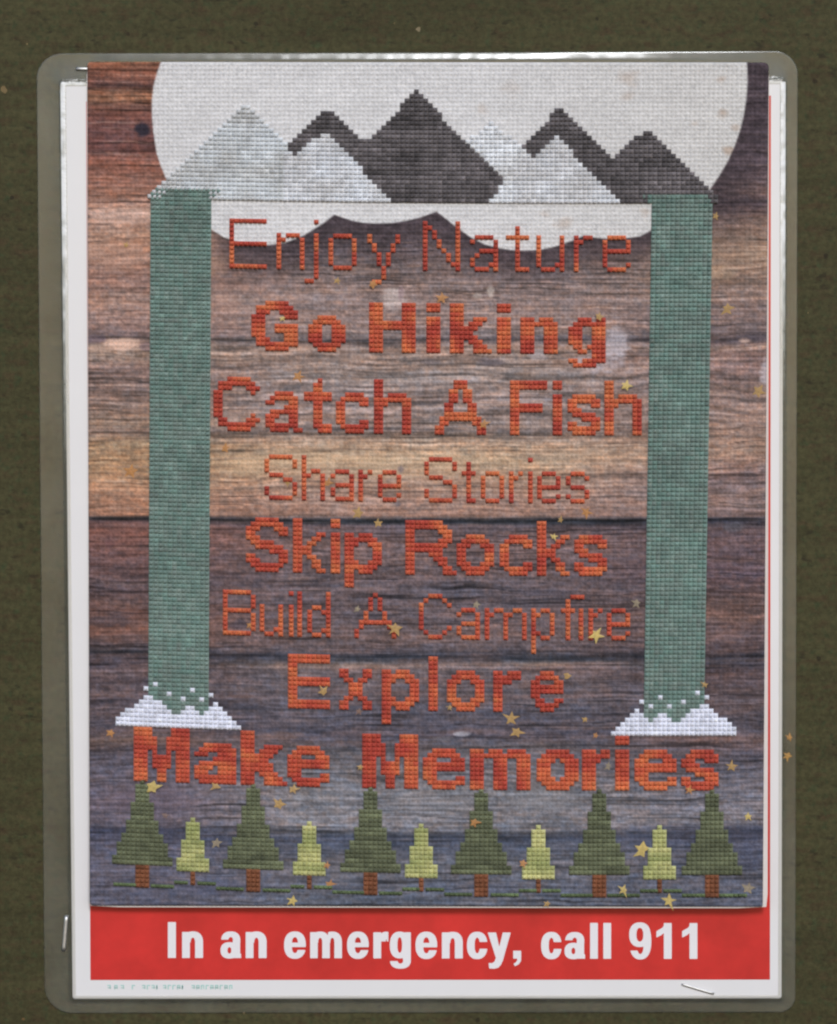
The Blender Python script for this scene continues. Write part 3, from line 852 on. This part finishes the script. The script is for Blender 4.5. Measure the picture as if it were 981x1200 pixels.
MED = {
 'C': "...#####..|.########.|.###...###|##......#.|##........|##........|##........|##........|##......#.|.##....###|.########.|...#####..",
 'a': "..####..|.######.|##...##.|....###.|.######.|###..##.|##...##.|#######.|.####.##",
 't': "...#..|..##..|..##..|######|######|..##..|..##..|..##..|..##..|..##..|..####|...###",
 'c': "..####.|.######|##...##|##.....|##.....|##.....|##...##|.######|..####.",
 'h': "##......|##......|##......|##.####.|########|###...##|##....##|##....##|##....##|##....##|##....##|##....##",
 'A': "....###....|....###....|...##.##...|...##.##...|...##.##...|..##...##..|..##...##..|..#######..|.#########.|.##.....##.|##.......##|##.......##",
 'F': "########|########|##......|##......|##......|#######.|#######.|##......|##......|##......|##......|##......",
 'i': "##|##|..|##|##|##|##|##|##|##|##|##",
 's': ".#####.|#######|##...##|###....|.#####.|...####|##...##|#######|.#####.",
 'S': "..#####..|.#######.|###...###|##.....##|###......|.#####...|..######.|.....####|##.....##|###....##|.#######.|..#####..",
 'k': "##.....|##.....|##.....|##...##|##..##.|##.##..|####...|####...|##.##..|##..##.|##..##.|##...##",
 'p': "##.###..|#######.|###..###|##....##|##....##|##....##|###..###|#######.|##.###..|##......|##......|##......",
 'R': "########...|#########..|##.....###.|##......##.|##.....###.|#########..|########...|##...###...|##....###..|##.....##..|##......##.|##......###",
 'o': "..####..|.######.|###..###|##....##|##....##|##....##|###..###|.######.|..####..",
 'E': "#########|#########|##.......|##.......|##.......|#########|#########|##.......|##.......|##.......|#########|#########",
 'x': "##...##|##...##|.##.##.|..###..|..###..|..###..|.##.##.|##...##|##...##",
 'l': "##|##|##|##|##|##|##|##|##|##|##|##",
 'r': "##.###|######|####..|##....|##....|##....|##....|##....|##....",
 'e': "..###..|.#####.|##...##|#######|#######|##.....|.##..##|.#####.|..###..",
}
BOLD = {
 'G': "...#####..|.########.|.###..####|###....###|###.......|###..#####|###..#####|###....###|.###...###|.#########|...#####..",
 'o': "..####..|.######.|###..###|###..###|###..###|###..###|.######.|..####..",
 'H': "###....###|###....###|###....###|###....###|##########|##########|###....###|###....###|###....###|###....###|###....###",
 'i': "###|###|...|###|###|###|###|###|###|###|###",
 'k': "###......|###......|###......|###..###.|###.###..|######...|#####....|######...|###.###..|###..###.|###..####",
 'n': "###.###.|########|###..###|###..###|###..###|###..###|###..###|###..###",
 'g': "..###.##|.#######|###..###|###..###|###..###|###..###|.##.####|..##.###|.....###|##.#####|.#####..",
}
BOLD2 = {
 'M': "####....####|####....####|#####..#####|#####..#####|#####..#####|###.#..#.###|###.####.###|###.####.###|###.####.###|###..##..###|###..##..###|###..##..###",
 'a': "..######.|.########|###..####|....#####|.########|####.####|###..####|#########|.########",
 'k': "###.......|###.......|###.......|###..####.|###.####..|#######...|######....|#######...|#######...|###.####..|###..####.|###..#####",
 'e': "..#####..|.#######.|###...###|#########|#########|###......|###....##|.########|..#####..",
 'm': "###.###.####.|#############|###..###..###|###..###..###|###..###..###|###..###..###|###..###..###|###..###..###|###..###..###",
 'o': "..#####..|.#######.|####.####|###...###|###...###|###...###|####.####|.#######.|..#####..",
 'r': "###.##|######|####..|###...|###...|###...|###...|###...|###...",
 'i': "###|###|...|###|###|###|###|###|###|###|###|###",
 's': "..#####.|.#######|###..###|####....|.######.|...#####|##...###|########|.######.",
}
LINES = [
 ("Enjoy Nature", THIN, 318.6, [('E', 268.9, 0), ('n', 324.1, 0), ('j', 357.0, 3), ('o', 385.1, 0), ('y', 430.6, 3), ('N', 495.6, 0), ('a', 551.0, 0), ('t', 592.9, 0), ('u', 628.6, 0), ('r', 672.7, 0), ('e', 706.3, 0)]),
 ("Go Hiking", BOLD, 414.8, [('G', 294.6, 0), ('o', 361.2, 0), ('H', 432.5, 0), ('i', 499.8, 0), ('k', 527.2, 0), ('i', 582.4, 0), ('n', 609.9, 0), ('g', 666.1, 3)]),
 ("Catch A Fish", MED, 510.2, [('C', 250.1, 0), ('a', 311.0, 0), ('t', 356.1, 0), ('c', 393.7, 0), ('h', 438.2, 0), ('A', 509.6, 0), ('F', 597.7, 0), ('i', 647.8, 0), ('s', 665.2, 0), ('h', 708.4, 0)]),
 ("Share Stories", THIN2, 590.0, [('S', 310.0, 0), ('h', 353.6, 0), ('a', 387.5, 0), ('r', 420.0, 0), ('e', 442.9, 0), ('S', 497.3, 0), ('t', 541.1, 0), ('o', 563.5, 0), ('r', 596.5, 0), ('i', 618.9, 0), ('e', 629.6, 0), ('s', 663.3, 0)]),
 ("Skip Rocks", MED, 675.0, [('S', 288.3, 0), ('k', 343.3, 0), ('i', 387.7, 0), ('p', 403.8, 3), ('R', 475.1, 0), ('o', 535.2, 0), ('c', 585.6, 0), ('k', 629.3, 0), ('s', 673.1, 0)]),
 ("Build A Campfire", THIN2, 750.4, [('B', 261.3, 0), ('u', 304.4, 0), ('i', 338.6, 0), ('l', 348.5, 0), ('d', 360.2, 0), ('A', 415.3, 0), ('C', 491.0, 0), ('a', 535.1, 0), ('m', 568.1, 0), ('p', 622.6, 3), ('f', 657.5, 0), ('i', 678.2, 0), ('r', 689.7, 0), ('e', 711.2, 0)]),
 ("Explore", MED, 834.6, [('E', 337.6, 0), ('x', 397.6, 0), ('p', 447.4, 3), ('l', 502.2, 0), ('o', 523.9, 0), ('r', 578.0, 0), ('e', 622.0, 0)]),
 ("Make Memories", BOLD2, 926.4, [('M', 156.7, 0), ('a', 227.7, 0), ('k', 282.0, 0), ('e', 336.8, 0), ('M', 424.5, 0), ('e', 495.6, 0), ('m', 550.7, 0), ('o', 629.0, 0), ('r', 682.0, 0), ('i', 721.0, 0), ('e', 743.7, 0), ('s', 798.3, 0)]),
]
for words, font, by, lets in LINES:
    wi = 0
    chars = words.split()
    seq = [(wd) for wd in chars for _ in wd]
    for (ch, x0, desc), word in zip(lets, seq):
        rows = font[ch].split('|')
        H = len(rows)
        cells = []
        for r, row in enumerate(rows):
            yb = by + (desc - (H - 1 - r)) * 5.34
            for c, s in enumerate(row):
                if s == '#': cells.append((x0 + c * 5.47, yb))
        stitches("stitched_letter", cells, pic, col_orange, f"orange cross stitched letter {ch} in the word {word}", warp=cw)

# ---- mountains: cells on a lattice tested against outlines -------------
LX0, LY0 = 173.0, 238.6
ci, ri = np.meshgrid(np.arange(-2, 126), np.arange(0, 26))
lat = np.stack([LX0 + ci.ravel() * 5.48, LY0 - ri.ravel() * 5.32], 1)
ctr = lat + np.array([2.7, -2.66])
ctr[:, 1] += row_curve(ctr[:, 0], ctr[:, 1])


def inside(poly):
    return poly_sdf(ctr[:, 0], ctr[:, 1], poly) > 0


dark_peak = inside([(488, 106), (592, 212), (570, 239), (466, 239), (418, 168), (424, 160), (434, 162)])
ridge_l = inside([(384.5, 127), (425, 164), (424, 170), (470, 239), (460, 239), (382, 152), (346, 183), (337, 172)])
ridge_r = inside([(657.5, 124), (722, 188), (764, 242), (732, 242), (652.5, 160.5), (627, 185), (611, 171)])
dark_r = inside([(757.5, 151), (842, 233), (836, 240), (828, 228), (760, 229), (760, 240), (742, 242), (716, 187)])
light_l = inside([(288, 120), (345, 176), (400, 239), (246, 239), (240, 221.5), (196, 222), (190, 232), (171, 231)])
light_m = inside([(577, 142), (640, 200), (640, 240), (560, 240), (590, 213), (540, 172)])
snow_l = inside([(382, 150), (466, 239), (330, 239), (330, 178)])
snow_r = inside([(653, 158), (742, 242), (600, 242), (600, 200), (612, 186)])
ridge_r &= ~dark_r
dark_peak &= ~ridge_l
snow_l &= ~(dark_peak | ridge_l)
snow_r &= ~(ridge_r | dark_r | dark_peak)
light_l &= ~(ridge_l | snow_l | dark_peak)
light_m &= ~(snow_r | ridge_r | dark_peak)


def col_light(base):
    base = np.array(base, float)
    def f(c):
        a = noise_at(c, 22, 16, 91)[:, None]; b2 = noise_at(c, 5, 5, 92)[:, None]
        return base * (1 + 0.05 * (a - 0.5) * 2 + 0.05 * (b2 - 0.5) - 0.05 * (vnoise((c[:, 0] + c[:, 1]) / 13 + 60, (c[:, 0] - c[:, 1]) / 70 + 60, 95)[:, None] - 0.4)) + np.array([-2, 0, 2]) * (a - 0.5) * 2
    return f


col_dark = lambda c: np.array([98, 93, 95.0]) * (1 + 0.36 * (noise_at(c, 60, 9, 93)[:, None] - 0.5) + 0.22 * (noise_at(c, 9, 14, 94)[:, None] - 0.5) + 0.34 * (noise_at(c, 2.3, 2.9, 96)[:, None] - 0.5))
mk = dict(px=5.48, py=5.32, warp=cw)
for nm, sel, cf_, lb in (("light_mountain", light_l, col_light((199, 201, 203)), "pale grey stitched mountain above the waterfall at its foot"),
                         ("light_mountain", light_m, col_light((217, 218, 221)), "faint white stitched mountain behind the dark peak"),
                         ("dark_mountain", dark_peak, col_dark, "tall charcoal stitched mountain"),
                         ("dark_mountain", dark_r, col_dark, "small charcoal stitched mountain over a waterfall")):
    stitches(nm, lat[sel], pic, cf_, lb, **mk)
for sel, sn, lb in ((ridge_l, snow_l, "charcoal stitched ridge beside the pale grey mountain"), (ridge_r, snow_r, "charcoal stitched ridge beside the small charcoal mountain")):
    o = stitches("mountain_ridge", lat[sel], pic, col_dark, lb, **mk)
    stitches("snow_slope", lat[sn], o, col_light((210, 211, 215)), **mk)

# ---- waterfalls with foam ---------------------------------------------
FOAM = [2, 3, 4, 4, 5, 6, 7, 7, 6, 6, 5, 4, 3, 3, 4, 5, 5, 4, 3, 4, 5, 6, 5, 4, 3, 2, 1]
DROPS = {6: 8, 8: 9, 11: 7, 14: 6, 16: 8, 18: 6, 20: 7}


def col_green(c):
    a = noise_at(c, 22, 16, 101)[:, None]; b2 = noise_at(c, 6, 7, 102)[:, None]
    base = np.array([116, 136, 129.0])
    return base * (1 + 0.07 * (a - 0.5) * 2 + 0.07 * (b2 - 0.5)) + np.array([16, -2, 0]) * (noise_at(c, 6, 6, 103)[:, None] - 0.5) * 0.7


col_foam = lambda c: np.array([218, 220, 232.0]) * (1 + 0.05 * (noise_at(c, 8, 8, 104)[:, None] - 0.5))
for side in (0, 1):
    foam = FOAM if side == 0 else FOAM[::-1]
    drops = DROPS if side == 0 else {26 - k: v for k, v in DROPS.items()}
    if side == 0:
        xb, yb, xt, yt = 135.6, 862.0, 138.0, 235.8       # lattice origin (foam left edge) at the foot and at mountain level
    else:
        xb, yb, xt, yt = 716.0, 862.3, 725.4, 238.6
    rows = 118
    pyv = (yb - yt) / rows

    def wmap(X, Y, xb=xb, xt=xt, yb=yb, yt=yt):
        f = (yb - Y) / (yb - yt)
        p = 5.44 + 0.05 * f
        X2 = xb + (xt - xb) * f + X * p
        return X2, Y + row_curve(X2, Y)
    fl, gr_c = [], []
    for c in range(27):
        for r in range(rows + 4):
            y = yb - r * pyv
            if r < foam[c] or drops.get(c) == r: fl.append((c, y))
            elif 7 <= c <= 19 and r >= 3:
                top = rows + 2 if side == 0 else rows + 2
                if side == 0 and r >= rows and (c < 7 + (r - rows) * 1 or False): continue
                if side == 1 and r >= rows and c > 19 - (r - rows): continue
                if r < top: gr_c.append((c, y))
    if side == 0:
        gr_c += [(20, yb - rows * pyv), (20, yb - (rows + 1) * pyv), (21, yb - (rows + 1) * pyv)]
    else:
        gr_c += [(6, yb - rows * pyv), (6, yb - (rows + 1) * pyv), (5, yb - (rows + 1) * pyv)]
    wfun = lambda X, Y, wm=wmap: wm(X, Y)

    def px_of(cells): return cells
    lb = "green stitched waterfall under the pale grey mountain" if side == 0 else "green stitched waterfall under the small charcoal mountain"
    # cells carry lattice columns; px=1 keeps u in columns
    def cg(c, off=side * 700): return col_green(np.stack([c[:, 0] * 5.5 + off, c[:, 1]], 1))
    def cfm(c, off=side * 700): return col_foam(np.stack([c[:, 0] * 5.5 + off, c[:, 1]], 1))
    wf = stitches("waterfall", gr_c, pic, cg, lb, px=1.0, py=pyv, warp=wfun)
    stitches("foam", fl, wf, cfm, "white stitched foam at the waterfall foot", px=1.0, py=pyv, warp=wfun)

# ---- trees and grass ---------------------------------------------------
BIG = [1] + [3] * 4 + [5] * 4 + [7] * 3 + [9] * 2 + [11] * 3 + [13] * 2
SMALL = [1] + [3] * 4 + [5] * 4 + [7] * 3
TB = 1051.8
PXT, PYT = 5.46, 5.30


def tree(cx, widths, trunk_w, trunk_h, by, ccol, tcol, label):
    cr, tk = [], []
    for r in range(trunk_h):
        for c in range(trunk_w): tk.append((cx + (c - trunk_w / 2) * PXT, by - r * PYT))
    for r, wd in enumerate(widths[::-1]):
        for c in range(wd): cr.append((cx + (c - wd / 2) * PXT, by - (trunk_h + r) * PYT))
    o = stitches("tree", cr, pic, ccol, label, px=PXT, py=PYT, warp=cw)
    stitches("trunk", tk, o, tcol, px=PXT, py=PYT, warp=cw)


def col_pine(c):
    a = noise_at(c, 40, 6, 111)[:, None]; b2 = noise_at(c, 8, 6, 112)[:, None]
    return np.array([101, 106, 82.0]) * (1 + 0.17 * (a - 0.5) * 2 + 0.16 * (b2 - 0.5))


def col_sap(c):
    a = noise_at(c, 30, 8, 113)[:, None]
    return np.array([172, 173, 118.0]) * (1 + 0.12 * (a - 0.5) * 2) + np.array([10, 0, 10]) * (a - 0.5)


col_trunk = col_flat((124, 78, 54), 0.14, 114, 9, 6)
for k, cx in enumerate((166.8, 296.8, 434.2, 564.0, 702.4, 834.4)):
    wd = ("M of Make", "k of Make", "M of Memories", "m of Memories", "r of Memories", "s of Memories")[k]
    tree(cx, BIG, 3, 5, TB, col_pine, col_trunk, f"tall dark green stitched pine below the letter {wd}")
for k, cx in enumerate((226.0, 362.5, 493.7, 631.0, 773.0)):
    wd = ("a of Make", "e of Make", "first e of Memories", "o of Memories", "last e of Memories")[k]
    tree(cx, SMALL, 1, 3, TB - PYT, col_sap, col_trunk, f"small lime green stitched pine below the letter {wd}")
gc = []
x = 133.0
while x < 872:
    near_small = min(abs(x - q) for q in (226.0, 362.5, 493.7, 631.0, 773.0)) < 26 and min(abs(x + 2.7 - q) for q in (226.0, 362.5, 493.7, 631.0, 773.0)) > 3
    in_big = min(abs(x + 2.7 - q) for q in (166.8, 296.8, 434.2, 564.0, 702.4, 834.4)) < 9
    if not in_big and min(abs(x + 2.7 - q) for q in (226.0, 362.5, 493.7, 631.0, 773.0)) > 3:
        gc.append((x, TB - (1 if near_small else 0) * PYT))
    x += PXT
# the grass is worked in shallow stitches
stitches("grass_line", np.array(gc) + [0, -0.6], pic, col_flat((96, 110, 78), 0.2, 115), "thin dark green stitched line of grass under the trees", px=PXT, py=4.0, warp=cw)

# ------------------------------------------------------------------ gold stars scattered over the picture
def star(x, y, r, rot, rgb, label, d, rough=0.5, group=None):
    r = r * 0.92
    PP_ = P if x > 905 else PP
    rr = np.random.default_rng(int(x * 13 + y * 7))
    n = 5
    vs = [(0, 0, 1.0)]
    for k in range(2 * n):
        a = rot + math.pi * k / n + rr.normal(0, 0.07)
        q = r * (1 + rr.normal(0, rough * 0.4)) if k % 2 == 0 else r * 0.45 * (1 + rr.normal(0, rough * 0.3))
        vs.append((q * math.sin(a), -q * math.cos(a), 0.35))
    top = np.array(vs)
    tv = PP_(x + top[:, 0], y + top[:, 1], d + 0.16 * MM * top[:, 2])
    bv = PP_(x + top[1:, 0], y + top[1:, 1], d)
    V = np.concatenate([tv, bv])
    F = []
    m = 2 * n
    for k in range(m):
        a = 1 + k; b2 = 1 + (k + 1) % m
        F.append((0, b2, a))
        F.append((a, b2, b2 + m)); F.append((a, b2 + m, a + m))
    F.append  # closed at the back by the cloth it lies on
    c = np.tile(alb(rgb), (len(V), 1)) * (1 + rr.normal(0, 0.08, (len(V), 1)))
    o = make_obj("gold_star", V, F, m_foil, None, c, smooth=False)
    tag(o, label, "star", "gold stars scattered over the stitched picture" if group is None else group)
    return o


BR, MD, PL, OR = (214, 188, 112), (190, 154, 98), (156, 142, 120), (194, 138, 84)
ON, OFF = SP + 0.62 * MM, D_CLOTH + 0.16 * MM
STARS = [
 (395, 329, 5, .2, MD, "small gold star below the letter o of Enjoy", OFF), (437, 333, 7, .5, OR, "orange gold star at the tail of the letter y of Enjoy", ON),
 (517.5, 349, 9, .1, OR, "orange gold star above the first i of Hiking", ON), (331, 373, 4.5, .0, BR, "tiny bright star inside the letter G of Go", ON),
 (702, 371, 6, .3, MD, "gold star on top of the letter g of Hiking", ON), (852, 362, 9, .1, MD, "slim gold star beside the waterfall, level with Hiking", OFF),
 (889, 459, 9, .6, MD, "gold star by the cloth edge, level with Catch A Fish", OFF), (350, 441, 8, .4, OR, "dull orange star above the letter a of Catch", OFF),
 (264, 525, 7, .1, OR, "dull orange star below the capital C of Catch", OFF), (153, 552, 10, .2, OR, "large orange star beside the waterfall, level with Share", OFF),
 (567, 497, 8, .1, OR, "orange star on the foot of the letter A before Fish", ON), (734, 452, 8, .3, BR, "bright gold star above the last h of Fish", ON),
 (384, 566, 8, .3, OR, "dull gold star between h and a of Share", OFF), (337, 565, 5, .6, MD, "faint gold star inside the S of Share", OFF),
 (420, 601, 8.5, .15, MD, "gold star above the letter p of Skip", OFF), (443, 613, 6.5, .0, MD, "small gold star on the dark seam after Skip", OFF),
 (687, 600, 7.5, .5, OR, "orange star below the last s of Stories", OFF), (657, 609, 5, .3, MD, "faint star above the k and s of Rocks", OFF),
 (649, 629, 5.5, .2, BR, "small yellow star in the arms of the k of Rocks", ON), (293, 733, 6, .4, OR, "dull star in the lower bowl of the B of Build", OFF),
 (463, 736, 10, .1, MD, "gold star at the foot of the letter A before Campfire", ON), (419, 714, 5, .3, PL, "pale star beside the letter A before Campfire", OFF),
 (558, 709, 6, .2, PL, "pale star above the letter a of Campfire", OFF), (699, 744, 10.5, .63, BR, "large yellow star at the feet of i and r of Campfire", ON),
 (746, 707, 7, .1, PL, "pale star beside the waterfall after Campfire", OFF), (379, 810, 8, .63, MD, "gold star on the middle bar of the E of Explore", ON),
 (421, 834, 5, .2, (140, 112, 100), "dull pinkish star below the x of Explore", OFF), (527, 829, 4.5, .0, MD, "tiny star at the lower edge of the o of Explore", ON),
 (599, 842, 9.5, .1, MD, "slim gold star below the r of Explore", OFF), (606, 858, 9.5, .4, MD, "gold star above the letter m of Memories", OFF),
 (665, 792, 7.5, .2, MD, "dull gold star after the last e of Explore", OFF), (686, 843, 5, .1, MD, "small star beside the foam, below Explore", OFF),
 (698, 862, 4, .3, OR, "tiny orange star above the r of Memories", OFF), (130, 859, 6, .3, OR, "dull orange star below the foam beside the M of Make", OFF),
 (179, 922, 10, .25, BR, "bright yellow star at the tip of the tall pine below M of Make", ON), (253, 922, 7.5, .5, MD, "gold star under the letter a of Make", ON),
 (344, 925, 7.5, .2, MD, "gold star under the letter e of Make", ON), (327, 942, 9, .35, MD, "ragged gold star between the k pine and the e of Make", OFF),
 (194, 956, 5, .2, (140, 116, 108), "faint pinkish star above the first small lime pine", OFF), (254, 988, 8, .15, PL, "pale star beside the first small lime pine", OFF),
 (343, 1056, 7.5, .3, BR, "yellow star by the bottom edge below the second tall pine", OFF), (386, 1036, 7, .3, OR, "dull orange star at the foot of the second small lime pine", OFF),
 (383, 1014, 5, .2, OR, "small orange star on the crown edge of the second small lime pine", ON), (422, 899, 5, .1, MD, "small star touching the M of Memories", ON),
 (713, 898, 5.5, .3, PL, "pale star between r and i of Memories", OFF), (808, 926, 5.5, .2, OR, "orange star under the last s of Memories", ON),
 (857, 898, 8, .1, MD, "gold star after the last s of Memories", OFF), (752, 996, 12, .2, BR, "largest bright yellow star beside the last small lime pine", OFF),
 (731, 1043, 8, .3, BR, "pale yellow star on the grass between the last pines", ON), (784, 1056, 8.5, .1, BR, "yellow star at the bottom edge below the last small pine", OFF),
 (877, 957, 5.5, .0, BR, "small bright star near the cloth edge above the last tall pine", OFF), (877, 1041, 9, .2, PL, "pale grey star in the lower corner by the last tall pine", OFF),
 (641, 1059, 5, .2, MD, "small star at the bottom edge below the fourth small pine", OFF), (613, 1012, 6.5, .2, OR, "orange star on the crown edge of the fourth small lime pine", ON),
 (556, 964, 7, .3, OR, "dull orange star on the pine below m of Memories", ON), (148, 287, 5, .3, MD, "faint gold star beside the waterfall under the pale mountain", OFF),
 (839, 253, 5, .3, MD, "faint gold star beside the waterfall under the charcoal mountain", OFF), (826, 802, 5, .1, MD, "small dull star above the foam of the waterfall", ON),
 (265, 1000 - 280, 0, 0, MD, "", OFF),
]
for x, y, r, rot, c, lb, d in STARS:
    if r > 0: star(x, y, r, rot, c, lb, d)
star(925, 864.5, 5, .2, (190, 142, 84), "small dull gold fleck on the clear film border", 0.34 * MM, 0.6)
star(922.5, 886, 7, .5, (196, 150, 84), "ragged gold star on the clear film border below the fleck", 0.34 * MM, 0.6)

# ------------------------------------------------------------------ staples
def staple(x0, y0, x1, y1, dtop, label, r=0.32 * MM, leg=True):
    a = P(x0, y0, dtop); b2 = P(x1, y1, dtop)
    a0 = a.copy(); a0[1] = 0.0; b0 = b2.copy(); b0[1] = 0.0
    e = (b2 - a) / np.linalg.norm(b2 - a)
    path = [a0, a + np.array([0, 0.25 * MM, 0]), a + e * 0.35 * MM, a + e * 1.2 * MM, (a + b2) / 2 + np.array([0, -0.05 * MM, 0]), b2 - e * 1.2 * MM, b2 - e * 0.35 * MM, b2 + np.array([0, 0.25 * MM, 0]), b0]
    path = np.array(path)
    vs = []
    ns = 10
    ref = np.cross(e, np.array([0, 1.0, 0]))
    for i, p in enumerate(path):
        tdir = path[min(i + 1, len(path) - 1)] - path[max(i - 1, 0)]
        tdir = tdir / np.linalg.norm(tdir)
        n1 = ref / np.linalg.norm(ref); n2 = np.cross(tdir, n1)
        for k in range(ns):
            an = 2 * math.pi * k / ns
            vs.append(p + n1 * r * 1.25 * math.cos(an) + n2 * r * 0.8 * math.sin(an))
    F = []
    for i in range(len(path) - 1):
        for k in range(ns):
            F.append((i * ns + k, i * ns + (k + 1) % ns, (i + 1) * ns + (k + 1) % ns, (i + 1) * ns + k))
    o = make_obj("staple", np.array(vs), F, m_steel, None)
    tag(o, label, "staple", "steel staples holding the sign")
    return o


staple(89.5, 80.5, 104.5, 80.8, 0.85 * MM, "steel staple through the film at the corner of the stitched picture", 0.36 * MM)
staple(77.8, 1074.5, 74.6, 1114, 0.85 * MM, "upright steel staple through the clear film beside the red banner", 0.5 * MM)
staple(799.5, 1153.5, 836.5, 1164.5, 1.0 * MM, "slanted steel staple in the white margin under the 911", 0.30 * MM)
